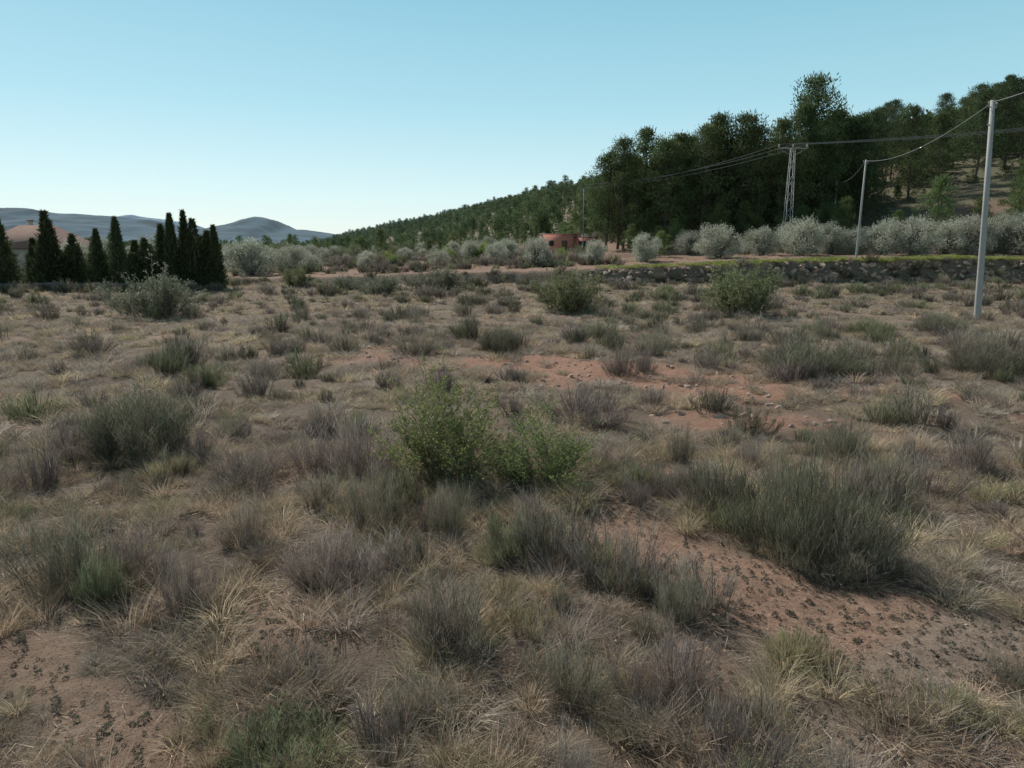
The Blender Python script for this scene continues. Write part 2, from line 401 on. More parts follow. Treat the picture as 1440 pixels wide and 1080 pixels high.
# ------------------------------------------------------------ scatter with geometry nodes
def scatter(name, pts, rot, scl, idx, coll):
    me = bpy.data.meshes.new(name); n = len(pts)
    me.vertices.add(n); me.vertices.foreach_set('co', np.asarray(pts, np.float32).ravel())
    a = me.attributes.new('rot', 'FLOAT_VECTOR', 'POINT'); a.data.foreach_set('vector', np.asarray(rot, np.float32).ravel())
    a = me.attributes.new('scl', 'FLOAT_VECTOR', 'POINT'); a.data.foreach_set('vector', np.asarray(scl, np.float32).ravel())
    a = me.attributes.new('idx', 'INT', 'POINT'); a.data.foreach_set('value', np.asarray(idx, np.int32))
    o = link(name, me)
    ng = bpy.data.node_groups.new(name+'_nodes', 'GeometryNodeTree')
    ng.interface.new_socket('Geometry', in_out='INPUT', socket_type='NodeSocketGeometry')
    ng.interface.new_socket('Geometry', in_out='OUTPUT', socket_type='NodeSocketGeometry')
    N = ng.nodes.new; L = ng.links.new
    gi = N('NodeGroupInput'); go = N('NodeGroupOutput'); ci = N('GeometryNodeCollectionInfo'); ip = N('GeometryNodeInstanceOnPoints')
    ci.inputs['Collection'].default_value = coll; ci.inputs['Separate Children'].default_value = True; ci.inputs['Reset Children'].default_value = True
    ip.inputs['Pick Instance'].default_value = True
    def na(nm, t):
        q = N('GeometryNodeInputNamedAttribute'); q.data_type = t; q.inputs['Name'].default_value = nm
        return [s for s in q.outputs if s.enabled and s.name == 'Attribute'][0]
    L(gi.outputs[0], ip.inputs['Points']); L(ci.outputs[0], ip.inputs['Instance'])
    L(na('idx', 'INT'), ip.inputs['Instance Index']); L(na('rot', 'FLOAT_VECTOR'), ip.inputs['Rotation']); L(na('scl', 'FLOAT_VECTOR'), ip.inputs['Scale'])
    L(ip.outputs[0], go.inputs[0])
    md = o.modifiers.new('scatter', 'NODES'); md.node_group = ng
    return o
def zone(y0, y1, dens, kx=.95, pad=5):
    W = kx*y1+pad
    m = int((2*W*(y1-y0))*dens)
    yy = R.uniform(y0, y1, m); xx = R.uniform(-W, W, m)
    k = abs(xx) < kx*yy+pad
    return xx[k], yy[k]
def sc_rand(name, xx, yy, coll, ni, s0, s1, prob=None, tilt=.15, zs=None, idx=None, sink=0):
    if prob is not None:
        k = R.uniform(size=len(xx)) < prob; xx, yy = xx[k], yy[k]
        if idx is not None: idx = idx[k]
    n = len(xx); z = terr(xx, yy)-sink
    rot = np.c_[R.normal(0, tilt, (n, 2)), R.uniform(0, 6.283, n)]
    s = s0+(s1-s0)*R.uniform(0, 1, n)**1.6
    S = np.c_[s, s, s*(R.uniform(.7, 1.2, n) if zs is None else zs)]
    if idx is None: idx = R.integers(0, ni, n)
    scatter(name, np.c_[xx, yy, z], rot, S, idx, coll); return n
def species(xx, yy, groups, s=2.5, seed=5):
    f = fbm(xx, yy, s, seed, 3); f = np.clip((f-.25)/.5+R.normal(0, .16, len(xx)), 0, .999)
    g = (f*len(groups)).astype(int)
    return np.array([R.choice(groups[i]) for i in g]) if len(xx) else np.zeros(0, int)

GRP = [[3, 4, 5], [0, 1, 2], [0, 4, 1, 5], [6, 7, 1, 3], [0, 2, 5]]
xx, yy = zone(2.5, 14, 6.3, .85, 2.5)
sc_rand('dry_grass', xx, yy, C_near, 8, .5, 1.35, (bare(xx, yy) < .35)*(.4+.6*sst(.3, .46, fbm(xx, yy, 1.0, 71, 2))), .07, idx=species(xx, yy, GRP))
xx, yy = zone(14, 38, 2.9, .8, 4)
sc_rand('dry_grass', xx, yy, C_mid, 8, .5, 1.35, (1-bare(xx, yy)*.9)*(.6+.4*sst(.3, .5, fbm(xx, yy, 1.6, 72, 2))), .07, idx=species(xx, yy, GRP, 5))
xx, yy = zone(38, 74, 1.3, .8, 8)
sc_rand('dry_grass', xx, yy, C_fart, 5, .5, 1.3, (yy < edge_y(xx)-1.4)*.95, .05)
xx, yy = zone(74, 135, .2, .8, 0)
sc_rand('dry_grass', xx, yy, C_fart, 5, .6, 1.2, .7*(yy > edge_y(xx)+3), .05)
xx, yy = zone(2.5, 13, 1.5, .85, 2.5)
sc_rand('straw_litter', xx, yy, C_lit, 4, .7, 1.3, 1-.9*bare(xx, yy), .03)
gx, gy = np.meshgrid(np.arange(-8, 11, .125), np.arange(3.5, 12, .125))
xx = gx.ravel()+R.normal(0, .035, gx.size); yy = gy.ravel()+R.normal(0, .035, gx.size)
sc_rand('small_seedlings', xx, yy, C_mini, 4, .6, 1.7, (bare(xx, yy) > .25)*.85*(.25+.75*sst(.32, .42, fbm(xx, yy, 1.3, 81, 2))), .2)
xx, yy = zone(3, 22, 6, .85, 2)
sc_rand('pebbles', xx, yy, C_peb, 3, .008, .03, .15+.6*bare(xx, yy), .6)
xx, yy = zone(14, 30, 5, .85, 2)
sc_rand('red_stones', xx, yy, C_peb, 3, .03, .10, .7*(bare(xx, yy) > .4), .6)
xx, yy = zone(3, 15, 1.8, .85, 3)
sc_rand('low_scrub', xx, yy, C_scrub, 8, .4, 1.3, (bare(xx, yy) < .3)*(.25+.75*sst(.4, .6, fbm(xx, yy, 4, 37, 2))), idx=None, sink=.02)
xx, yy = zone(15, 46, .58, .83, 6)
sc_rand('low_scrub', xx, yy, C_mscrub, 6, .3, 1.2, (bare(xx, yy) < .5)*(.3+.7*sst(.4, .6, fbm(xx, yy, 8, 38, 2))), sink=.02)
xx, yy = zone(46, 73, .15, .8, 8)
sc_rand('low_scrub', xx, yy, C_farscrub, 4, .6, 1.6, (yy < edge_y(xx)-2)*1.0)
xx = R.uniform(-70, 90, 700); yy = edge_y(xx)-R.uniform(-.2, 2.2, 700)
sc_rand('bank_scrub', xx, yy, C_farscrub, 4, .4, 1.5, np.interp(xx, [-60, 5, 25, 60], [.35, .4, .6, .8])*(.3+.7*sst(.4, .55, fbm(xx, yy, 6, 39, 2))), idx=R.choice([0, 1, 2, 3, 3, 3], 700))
xx = R.uniform(5, 90, 1100); yy = edge_y(xx)-R.uniform(-.1, 1.4, 1100)
sc_rand('bank_stones', xx, yy, C_peb, 3, .1, .34, .8*np.ones(1100), .5)
gs = [grass_tuft(200+i, 110, .3, .3, .022, .8, [(.27, .35, .09), (.33, .39, .12), (.36, .33, .17), (.22, .29, .08)], 2) for i in range(2)]
C_gs = proto_coll('terrace_grass_tuft', gs)
xx = R.uniform(9, 100, 5200); yy = edge_y(xx)+R.uniform(.3, 4.2, 5200)
sc_rand('green_grass_strip', xx, yy, C_gs, 2, .6, 1.4, .35+.65*sst(.38, .5, fbm(xx, yy, 6, 33, 2)))

# ------------------------------------------------------------ individually placed shrubs
PL = [
 ('oliveshrub', 'wild_olive_shrub', -1.2, 11.8, 1.75, 1.9), ('oliveshrub', 'wild_olive_shrub', .45, 11.3, 1.6, 1.35),
 ('broom', 'broom_shrub', 3.95, 8.95, 1.65, 1.35), ('dark', 'scrub_bush', -7.2, 13.2, 1.95, 1.25), ('purple', 'dry_shrub', -8.2, 13.0, 1.1, .8),
 ('purple', 'dry_shrub', -2.65, 12.1, 1.3, 1.15), ('purple', 'dry_shrub', -3.6, 12.4, 1.1, .9), ('grey', 'grey_shrub', -2.05, 9.7, 1.0, .9),
 ('grey', 'grey_shrub', -.9, 9.4, .55, .8), ('green', 'green_shrub', .05, 8.6, 1.05, .65), ('grey', 'grey_shrub', -5.2, 7.8, 1.1, .95),
 ('green', 'green_shrub', -4.65, 7.4, .55, .6), ('purple', 'dry_shrub', -3.6, 7.2, .6, .85), ('purple', 'dry_shrub', -1.7, 7.9, .75, .7),
 ('grey', 'grey_shrub', -.6, 6.4, .95, .75), ('yellow', 'low_green_shrub', .15, 6.6, .65, .42), ('grey', 'grey_shrub', 1.8, 7.0, .5, .7),
 ('purple', 'dry_shrub', 1.5, 5.7, .55, .65), ('grey', 'grey_shrub', .55, 5.6, .65, .65), ('grey', 'grey_shrub', -.85, 5.4, .45, .5),
 ('green', 'green_shrub', -1.8, 4.9, 1.0, .4), ('purple', 'dry_shrub', 3.45, 21.8, 1.0, 1.15), ('purple', 'dry_shrub', 4.3, 22.5, .6, .9),
 ('dark', 'scrub_bush', -.5, 26.8, 1.6, 1.0), ('grey', 'grey_shrub', -3.7, 26.2, 1.5, .9), ('dark', 'scrub_bush', 9.3, 21.8, 2.6, 1.1),
 ('green', 'green_shrub', 16, 31.5, 2.2, .8), ('green', 'green_shrub', 14, 32.5, 1.6, .6), ('purple', 'dry_shrub', 1.7, 15.8, 1.5, .85), ('grey', 'grey_shrub', 6.3, 13.1, 1.1, .95),
 ('grey', 'grey_shrub', 11.8, 21.5, 1.3, .9), ('purple', 'dry_shrub', 6.8, 11.2, .9, .8), ('broom', 'broom_shrub', 15.8, 22.5, 2.6, 1.1), ('grey', 'grey_shrub', 17, 26, 2.2, 1.1),
 ('dark', 'scrub_bush', 15.2, 18, 1.4, .9), ('yellow', 'low_green_shrub', 2.9, 6.2, .5, .35), ('grey', 'grey_shrub', 4.6, 5.9, .45, .35),
 ('grey', 'grey_shrub', -5.6, 5.9, .8, .7), ('purple', 'dry_shrub', -8.6, 10.8, 1.0, .7), ('purple', 'dry_shrub', -4.4, 11.2, 1.3, .7),
 ('grey', 'grey_shrub', -9.6, 11.4, 1.2, .7), ('purple', 'dry_shrub', 7.4, 8.8, 1.0, .6), ('grey', 'grey_shrub', 2.3, 11.6, 1.0, .6),
 ('green', 'green_shrub', -8.9, 20.3, 1.3, .6), ('grey', 'grey_shrub', 3.2, 13.0, .5, .8), ('dark', 'scrub_bush', 20, 33, 2, 1), ('grey', 'grey_shrub', 6.0, 28, 1.2, .8),
 ('field_olive', 'olive_bush', 3.4, 42.3, 3.4, 2.6), ('field_olive', 'olive_bush', 13.3, 41.5, 4.4, 2.9), ('grey_olive', 'olive_bush', -20.2, 40, 3.2, 2.6),
 ('grey_olive', 'olive_bush', -6.6, 62, 4.0, 2.1), ('grey_olive', 'olive_bush', -10.5, 56, 2.4, 1.7), ('field_olive', 'olive_bush', -20, 66, 2.6, 1.9), ('grey_olive', 'olive_bush', -14, 62, 2.2, 1.4),
]
dims = {}
RS = np.random.default_rng(99)
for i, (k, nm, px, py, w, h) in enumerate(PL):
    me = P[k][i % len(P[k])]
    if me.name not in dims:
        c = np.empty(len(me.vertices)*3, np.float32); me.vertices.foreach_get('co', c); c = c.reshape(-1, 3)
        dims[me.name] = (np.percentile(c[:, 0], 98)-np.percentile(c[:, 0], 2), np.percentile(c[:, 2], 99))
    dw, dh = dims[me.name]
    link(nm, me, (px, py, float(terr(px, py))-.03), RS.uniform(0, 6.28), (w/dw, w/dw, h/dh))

# ------------------------------------------------------------ trees
BK = (.20, .155, .125)
def pine(seed, H=14, Rr=4.2, low=.22, clumps=46, per=150, ll=.42, lw=.13, mat=None, cols=None, limbs=True, cs=(.16, .27)):
    rng = np.random.default_rng(seed); g = Geo()
    bx, by_ = rng.normal(0, .35, 2)
    def tr(t): return np.array([bx*math.sin(t*2.5), by_*math.sin(t*2.1), H*t])
    tp = [tr(t) for t in (0, .15, .35, .55, .75, .95)]; tp[0][2] = -.6
    r0 = H*.015
    g.tube(tp, [r0*1.2, r0, r0*.8, r0*.6, r0*.35, r0*.1], BK, 6)
    ph = rng.uniform(0, 6.28, 3)
    for c in range(clumps):
        t = low+(1-low)*((c+rng.uniform())/clumps)**.85
        u = (t-low)/(1-low)
        prof = (math.sin(math.pi*min(1, .2+.8*u))**.55)*(1-.35*u) if u < .985 else .1
        a = c*2.4+rng.normal(0, .5)
        prof *= 1+.35*math.sin(a*2+ph[0]+u*4)+.18*math.sin(a*3+ph[1])
        rr = Rr*prof*math.sqrt(rng.uniform(.04, 1.15))
        cen = tr(t)+np.array([math.cos(a)*rr, math.sin(a)*rr, rng.uniform(-.5, .8)*H/14])
        cen[2] = min(cen[2], H*.97)
        if limbs and c % 2 == 0:
            b = tr(max(.08, t-.10)); mid = (b+cen)/2+[0, 0, -.15]
            g.tube([b, mid, cen], [r0*.3, r0*.2, .03], BK, 4, False)
        cr = Rr*rng.uniform(*cs)
        n = int(per*rng.uniform(.6, 1.3))
        s = sph(rng, n)
        q = s*(rng.uniform(.05, 1, n)**.6)[:, None]*[cr*rng.uniform(.8, 1.4), cr*rng.uniform(.8, 1.4), cr*rng.uniform(.5, .85)]
        q += rng.normal(0, cr*.22, (n, 3))
        g.leaves(cen+q, s+[0, 0, .7]+.6*sph(rng, n), ll*rng.uniform(.6, 1.2, n), lw, mixc(rng, cols, n)*(.75+.5*rng.uniform()), rng)
    return g.mesh('pine', mat)
PC = [(.08, .115, .045), (.10, .135, .055), (.065, .095, .038), (.135, .155, .075)]
PCL = [(.14, .19, .07), (.175, .22, .095), (.115, .15, .06)]
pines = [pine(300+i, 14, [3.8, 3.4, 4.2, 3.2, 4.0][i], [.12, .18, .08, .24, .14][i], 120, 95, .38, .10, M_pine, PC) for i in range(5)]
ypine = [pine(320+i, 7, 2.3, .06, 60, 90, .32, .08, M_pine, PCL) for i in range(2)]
def put_pine(px, py, top=None, H=None, young=False):
    z = float(terr(px, py)); me = ypine[R.integers(2)] if young else pines[R.integers(5)]
    h0 = 7 if young else 14
    hh = H if H else top-z
    s = hh/h0; ws = s*R.uniform(.85, 1.15)
    if not young: ws = min(ws, 1.3)
    link('pine_tree', me, (px, py, z), R.uniform(0, 6.28), (ws, ws*R.uniform(.9, 1.1), s))
front = [(13.8, 107, 17), (16.2, 105, 18.6), (19.3, 108, 20.4), (22, 104.5, 18.2), (24.5, 107, 19.6), (27.5, 106, 20.5), (30, 109, 22.4), (33, 106, 22), (36, 110, 21.0), (39.3, 107, 21.5),
         (42.8, 110, 24), (45.5, 112, 28.5), (49.5, 114, 24), (53, 113, 23), (58, 120, 25), (66, 122, 26), (78, 124, 29), (84, 126, 31), (92, 127, 33)]
for a, b, t in front: put_pine(a, b, top=t)
for i in range(50):
    b = R.uniform(110, 138); u = R.uniform(.14, .46); put_pine(u*b, b, H=R.uniform(11, 16))
for i in range(16):
    b = R.uniform(99, 106); u = R.uniform(.15, .45); put_pine(u*b, b, H=R.uniform(3, 6), young=True)
for i in range(56):
    b = R.uniform(122, 210); a = b*R.uniform(.42, .95)
    if float(hill_d(a, b)) > 6: put_pine(a, b, H=R.uniform(7, 13))
for a, b, h in [(48.5, 91, 5.0), (54.5, 93, 9.0), (60, 93, 6.5), (64.5, 90, 7), (67, 96, 8), (20, 99, 3.2), (16.5, 99, 3.6), (70, 100, 7.5), (58, 99, 5)]:
    put_pine(a, b, H=h, young=True)
hp = [pine(340+i, 7, 2.5, .12, 20, 38, .6, .26, M_pinefar, [(.11, .15, .06), (.14, .175, .078), (.085, .12, .045)], False, (.25, .4)) for i in range(4)]
C_hp = proto_coll('hill_pine', hp)
def cand(n, y0, y1, x0, x1):
    yy = y0+(y1-y0)*R.uniform(0, 1, n)**1.3; xx = R.uniform(x0, x1, n); return xx, yy
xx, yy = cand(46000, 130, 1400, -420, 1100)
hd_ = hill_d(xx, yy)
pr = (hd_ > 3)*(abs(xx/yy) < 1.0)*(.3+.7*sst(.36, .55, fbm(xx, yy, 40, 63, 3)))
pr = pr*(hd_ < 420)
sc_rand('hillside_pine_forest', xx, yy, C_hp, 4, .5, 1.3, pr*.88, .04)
xx, yy = cand(12000, 120, 500, -40, 420)
sc_rand('hillside_shrubs', xx, yy, C_hp, 4, .15, .35, (hill_d(xx, yy) > 2)*.7, .04)

def olive(seed, H=4.2, Rr=2.4, n=9500, cols=None):
    rng = np.random.default_rng(seed); g = Geo()
    for j in range(3):
        a = rng.uniform(0, 6.28); o = np.array([math.cos(a), math.sin(a), 0])
        g.tube([o*.12+[0, 0, -.3], o*.3+[0, 0, .5], o*.75+[0, 0, 1.3], o*1.2+[0, 0, 2.4]], [.2, .16, .11, .04], (.17, .145, .12), 6)
    nc = 60; ph = rng.uniform(0, 6.28)
    for c in range(nc):
        a = rng.uniform(0, 6.28); el = rng.uniform(-.95, 1.0)
        f = math.sqrt(1-min(.95, abs(el))**2)*rng.uniform(.5, 1.15)*(1+.25*math.sin(2*a+ph))
        cen = np.array([math.cos(a)*Rr*.8*f, math.sin(a)*Rr*.8*f, H*.48+el*H*.4+.25*rng.normal()])
        if c % 2: g.tube([[0, 0, 1.1], cen*[.5, .5, .8], cen], [.08, .05, .015], (.17, .145, .12), 4, False)
        m = n//nc; s = sph(rng, m); q = s*(rng.uniform(.05, 1, m)**.6)[:, None]*Rr*rng.uniform(.14, .3)*[1, 1, 1.3]+rng.normal(0, .12, (m, 3))
        g.leaves(cen+q, s+[0, 0, .9]+.8*sph(rng, m), .22*rng.uniform(.6, 1.2, m), .065, mixc(rng, cols or [(.40, .405, .325), (.48, .485, .40), (.30, .315, .24)], m), rng)
    return g.mesh('olive', M_olive)
ol = [olive(400+i, 4.2, [2.4, 2.2, 2.6, 2.3][i]) for i in range(4)]
def put_olive(px, py, h, w=None):
    w = w or h*1.12; link('olive_tree', ol[R.integers(4)], (px, py, float(terr(px, py))-.05), R.uniform(0, 6.28), (w/4.9, w/4.9, h/4.3))
for u, yy_, h, w in [(.185, 84, 3.4, 4.6), (.285, 84, 3.9, 5.6), (.345, 86, 3.4, 4.6), (.40, 85, 4.3, 6), (.44, 88, 3.9, 5), (.475, 87, 3.5, 4.6), (.515, 85, 4.2, 5.4), (.555, 84, 4.6, 6.4), (.60, 86, 4.0, 5.6), (.635, 85, 4.6, 5.8), (.67, 87, 4.2, 5.4), (.71, 85, 4.8, 6.4), (.76, 86, 4.5, 6),
                     (.115, 86, 2.9, 3.4), (.035, 83, 3.5, 4.8), (-.02, 92, 2.4, 3.4), (-.10, 92, 2.2, 3.0), (-.365, 79, 4.0, 6.0), (-.31, 82, 3.5, 5), (-.285, 87, 2.6, 3.6), (-.2, 94, 2.2, 3.0), (.245, 93, 3.2, 4.5), (.8, 85, 4.4, 5.5),
                     (-.61, 71, 4.6, 4.4), (-.565, 73, 4.4, 4.6), (-.50, 74, 4.4, 4.8), (-.455, 72, 3.8, 4.2), (.54, 91, 4.4, 5.5), (.62, 92, 4.2, 5), (.38, 91, 3.4, 4.6), (.58, 95, 4.6, 5.5), (.68, 93, 4.8, 5.5)]:
    put_olive(u*yy_, yy_, h, w)
gbush = [olive(440, 4.2, 2.6, 5000, [(.17, .20, .11), (.21, .23, .13), (.14, .165, .09)]), olive(441, 4.2, 2.6, 5000, [(.25, .23, .17), (.20, .19, .13), (.30, .27, .2)])]
C_ol = proto_coll('orchard_olive', ol+[ypine[0]]+gbush)
gx, gy = np.meshgrid(np.arange(-170, 60, 6.5), np.arange(92, 320, 7.5))
xx = gx.ravel()+R.normal(0, 1.8, gx.size); yy = gy.ravel()+R.normal(0, 1.8, gx.size)
k = (hill_d(xx, yy) < -2) & ~((abs(xx-9) < 7) & (yy < 118)); xx, yy = xx[k], yy[k]
sc_rand('olive_orchard', xx, yy, C_ol, 3, .35, .85, np.full(len(xx), .85), .03, idx=R.choice([0, 1, 2, 3, 4, 5, 6], len(xx), p=[.15, .15, .15, .1, .09, .22, .14]))
xx, yy = cand(8000, 200, 1500, -1300, 100)
sc_rand('distant_tree_belt', xx, yy, C_hp, 4, .4, 1.0, (hill_d(xx, yy) < 0)*(xx > -1.1*yy)*(.2+.8*sst(.42, .56, fbm(xx, yy, 60, 66, 3))), .03)
xx = R.uniform(-75, 12, 900); yy = R.uniform(78, 135, 900)
sc_rand('orchard_undergrowth', xx, yy, C_farscrub, 4, .8, 2.4, np.full(900, .7))
alm = [shrub(450, 1.8, 2.2, 60, 14, .5, .03, [(.2, .24, .08)], BR, M_leaf, .8, .3, .4, [(.27, .34, .09), (.34, .40, .13), (.21, .27, .09)], 5000, .2, .09)]
for a, b, s in [(-4, 98, 1.0), (-9, 101, .8), (6.5, 97, .6), (-18, 104, .8), (-1, 104, .9), (-16, 96, .6)]:
    link('almond_bush', alm[0], (a, b, float(terr(a, b))-.05), R.uniform(0, 6), s)

def cypress(seed, H=6.5, Rr=.85, n=7500, tops=1):
    rng = np.random.default_rng(seed); g = Geo()
    g.tube([[0, 0, -.4], [0, 0, H*.5], [0, 0, H*.9]], [.14, .09, .02], BK, 6)
    for k in range(tops):
        ox, oy = (0, 0) if k == 0 else rng.normal(0, Rr*.55, 2); hh = H*(1 if k == 0 else rng.uniform(.66, .93))
        m = n//tops; z = rng.uniform(.02, 1, m)**1.1; a = rng.uniform(0, 6.283, m)
        pr = np.clip(np.minimum(1, (z+.2)*2.6)*(1-z**1.4)**.95, .015, 1)
        lump = 1+.28*np.sin(a*3+z*9+seed)+.22*np.sin(a*5-z*23+k)+.15*np.sin(z*40+a*2)
        r = Rr*(1 if tops == 1 else .75)*pr*lump*rng.uniform(.35, 1.12, m)
        p = np.c_[ox+np.cos(a)*r, oy+np.sin(a)*r, z*hh]
        g.leaves(p, np.c_[np.cos(a)*.6, np.sin(a)*.6, np.full(m, 1.0)]+.45*sph(rng, m), rng.uniform(.14, .45, m), .075, mixc(rng, [(.07, .09, .045), (.10, .12, .06), (.055, .075, .035), (.13, .145, .08)], m), rng)
    return g.mesh('cypress', M_cyp)
cy = [cypress(500), cypress(501, Rr=1.0), cypress(502, tops=4, Rr=1.3, n=10000), cypress(503, tops=3, Rr=1.1, n=9000)]
for i, (a, b, h, w, k) in enumerate([(-45.4, 62, 6.0, .85, 1), (-43.2, 63, 4.2, .75, 0), (-41.2, 62, 6.4, 1.15, 3), (-39.6, 63, 4.6, 1.0, 2), (-37.6, 63, 4.4, .9, 3), (-36.8, 62, 5.0, .75, 0), (-35.3, 62.5, 5.9, .8, 1), (-34, 63, 4.0, 1.0, 3),
      (-32.6, 62, 4.2, 1.0, 2), (-31.3, 62.5, 5.3, .95, 3), (-30.2, 62, 6.1, .8, 0), (-29.2, 62.5, 6.4, .9, 3), (-28.2, 62, 5.7, 1.0, 2), (-27.2, 62.5, 4.7, 1.0, 3), (-26.4, 62, 5.2, .75, 0), (-50, 62, 6, 1.2, 2), (-53, 62, 6.4, 1, 1), (-33.3, 64, 3.8, 1.2, 2), (-42.3, 64, 3.2, 1.1, 2), (-47, 63, 4.4, 1.1, 2)]):
    a *= .967
    link('cypress_tree', cy[k], (a, b, float(terr(a, b))-.05), R.uniform(0, 6.28), (w*1.15, w*1.15, h/6.5*1.04))
g = Geo()
for i in range(24):
    a0 = -56+i*1.25; z = float(terr(a0, 60.4)); g.box(a0, 60.4, z+.15+.03*(i % 3), 1.24, .3, .9, (.17, .155, .14))
    g.box(a0, 60.4, z+.64+.03*(i % 3), 1.245, .38, .08, (.24, .22, .20))
link('garden_wall', g.mesh('garden_wall', M_wall))
xx = R.uniform(-56, -26, 150); yy = R.uniform(58.4, 60.0, 150)
sc_rand('wall_foot_scrub', xx, yy, C_farscrub, 4, .7, 1.7, np.full(150, .95), idx=R.choice([0, 3, 3, 2], 150))

# ------------------------------------------------------------ house (left)
def tile_mat():
    m, nt, out = new_mat('terracotta_tiles'); N = nt.nodes.new; L = nt.links.new
    tc = N('ShaderNodeTexCoord'); w = N('ShaderNodeTexWave'); w.inputs['Scale'].default_value = 1.6; w.inputs['Distortion'].default_value = .5; L(tc.outputs['Object'], w.inputs[0])
    n = N('ShaderNodeTexNoise'); n.inputs['Scale'].default_value = 2.5; L(tc.outputs['Object'], n.inputs['Vector'])
    r = N('ShaderNodeValToRGB'); r.color_ramp.elements[0].color = (.22, .12, .09, 1); r.color_ramp.elements[1].color = (.38, .24, .18, 1); L(n.outputs[0], r.inputs[0])
    b = N('ShaderNodeBsdfPrincipled'); b.inputs['Roughness'].default_value = .9; L(r.outputs[0], b.inputs['Base Color'])
    bp = N('ShaderNodeBump'); bp.inputs['Distance'].default_value = .08; L(w.outputs[0], bp.inputs['Height']); L(bp.outputs[0], b.inputs['Normal']); L(b.outputs[0], out.inputs[0]); return m
M_tile = tile_mat()
hx, hy = -53.6, 82.0; hz0 = float(terr(hx, hy))+.2
E = bpy.data.objects.new('country_house', None); sc.collection.objects.link(E); E.location = (hx, hy, hz0); E.scale = (.66, .8, .96)
def child(nm, me, par):
    o = bpy.data.objects.new(nm, me); sc.collection.objects.link(o); o.parent = par; return o
g = Geo(); g.box(0, 0, 1.4, 13, 9, 3.4, (.42, .36, .29)); child('walls', g.mesh('walls', M_build), E)
g = Geo()
for wx in (-4.5, -1.5, 4.5): g.box(wx, -4.52, 1.7, 1.2, .1, 1.2, (.04, .05, .06))
for wy in (-2, 2): g.box(6.52, wy, 1.7, .1, 1.1, 1.2, (.04, .05, .06))
child('windows', g.mesh('windows', M_build), E)
g = Geo(); g.box(1.6, -4.53, 1.05, 1.1, .1, 2.1, (.12, .07, .04)); child('door', g.mesh('door', M_build), E)
g = Geo()
g.add([[-7.1, -5.1, 3.1], [7.1, -5.1, 3.1], [7.1, 5.1, 3.1], [-7.1, 5.1, 3.1], [-3, 0, 5.6], [3, 0, 5.6],
       [-7.1, -5.1, 2.95], [7.1, -5.1, 2.95], [7.1, 5.1, 2.95], [-7.1, 5.1, 2.95]],
      [[0, 1, 5, 4], [2, 3, 4, 5], [0, 6, 7, 1], [1, 7, 8, 2], [2, 8, 9, 3], [3, 9, 6, 0]], (.4, .2, .1))
g.add([[7.1, -5.1, 3.1], [7.1, 5.1, 3.1], [3, 0, 5.6], [5.05, -2.55, 4.35]], [[0, 1, 2, 3]], (.4, .2, .1))
g.add([[-7.1, 5.1, 3.1], [-7.1, -5.1, 3.1], [-3, 0, 5.6], [-5.05, 2.55, 4.35]], [[0, 1, 2, 3]], (.4, .2, .1))
child('roof', g.mesh('roof', M_tile), E)
g = Geo(); g.box(-2, 1.2, 5.4, .6, .6, 1.4, (.5, .44, .36)); g.box(-2, 1.2, 6.16, .75, .75, .12, (.35, .18, .12)); child('chimney', g.mesh('chimney', M_build), E)

# ------------------------------------------------------------ brick outbuilding
def brick_mat():
    m, nt, out = new_mat('red_brick'); N = nt.nodes.new; L = nt.links.new
    tc = N('ShaderNodeTexCoord'); mp = N('ShaderNodeMapping'); mp.inputs['Rotation'].default_value = (rad(90), 0, 0); L(tc.outputs['Object'], mp.inputs[0])
    b0 = N('ShaderNodeTexBrick'); b0.inputs['Scale'].default_value = 3; b0.inputs['Color1'].default_value = (.60, .22, .15, 1); b0.inputs['Color2'].default_value = (.48, .17, .12, 1); b0.inputs['Mortar'].default_value = (.40, .26, .2, 1)
    b0.inputs['Mortar Size'].default_value = .012; L(mp.outputs[0], b0.inputs['Vector'])
    b = N('ShaderNodeBsdfPrincipled'); b.inputs['Roughness'].default_value = .9; L(b0.outputs[0], b.inputs['Base Color']); L(b.outputs[0], out.inputs[0]); return m
M_brick = brick_mat()
bx0, by0 = 9.0, 112.0; bz0 = float(terr(bx0, by0))
E = bpy.data.objects.new('brick_outbuilding', None); sc.collection.objects.link(E); E.location = (bx0, by0, bz0+.2); E.rotation_euler = (0, 0, rad(-24))
g = Geo()
g.box(-1.6, 0, 1.1, 5.2, 4, 3.0, (.4, .15, .1)); child('main_block', g.mesh('main_block', M_brick), E)
g = Geo(); g.box(2.6, .4, .85, 3.19, 3.2, 2.5, (.4, .15, .1)); child('lean_to', g.mesh('lean_to', M_brick), E)
g = Geo(); g.box(-1.6, 0, 2.67, 5.5, 4.3, .12, (.42, .24, .18)); g.box(2.6, .4, 2.16, 3.3, 3.5, .1, (.16, .15, .14)); child('roof', g.mesh('roof', M_build), E)
g = Geo(); g.box(2.6, -1.22, .75, 1.6, .08, 1.7, (.03, .03, .03)); g.box(-2.4, -2.02, 1.3, .9, .08, .8, (.03, .03, .035)); g.box(-.2, -2.02, .75, .9, .08, 1.9, (.10, .06, .04)); child('openings', g.mesh('openings', M_build), E)

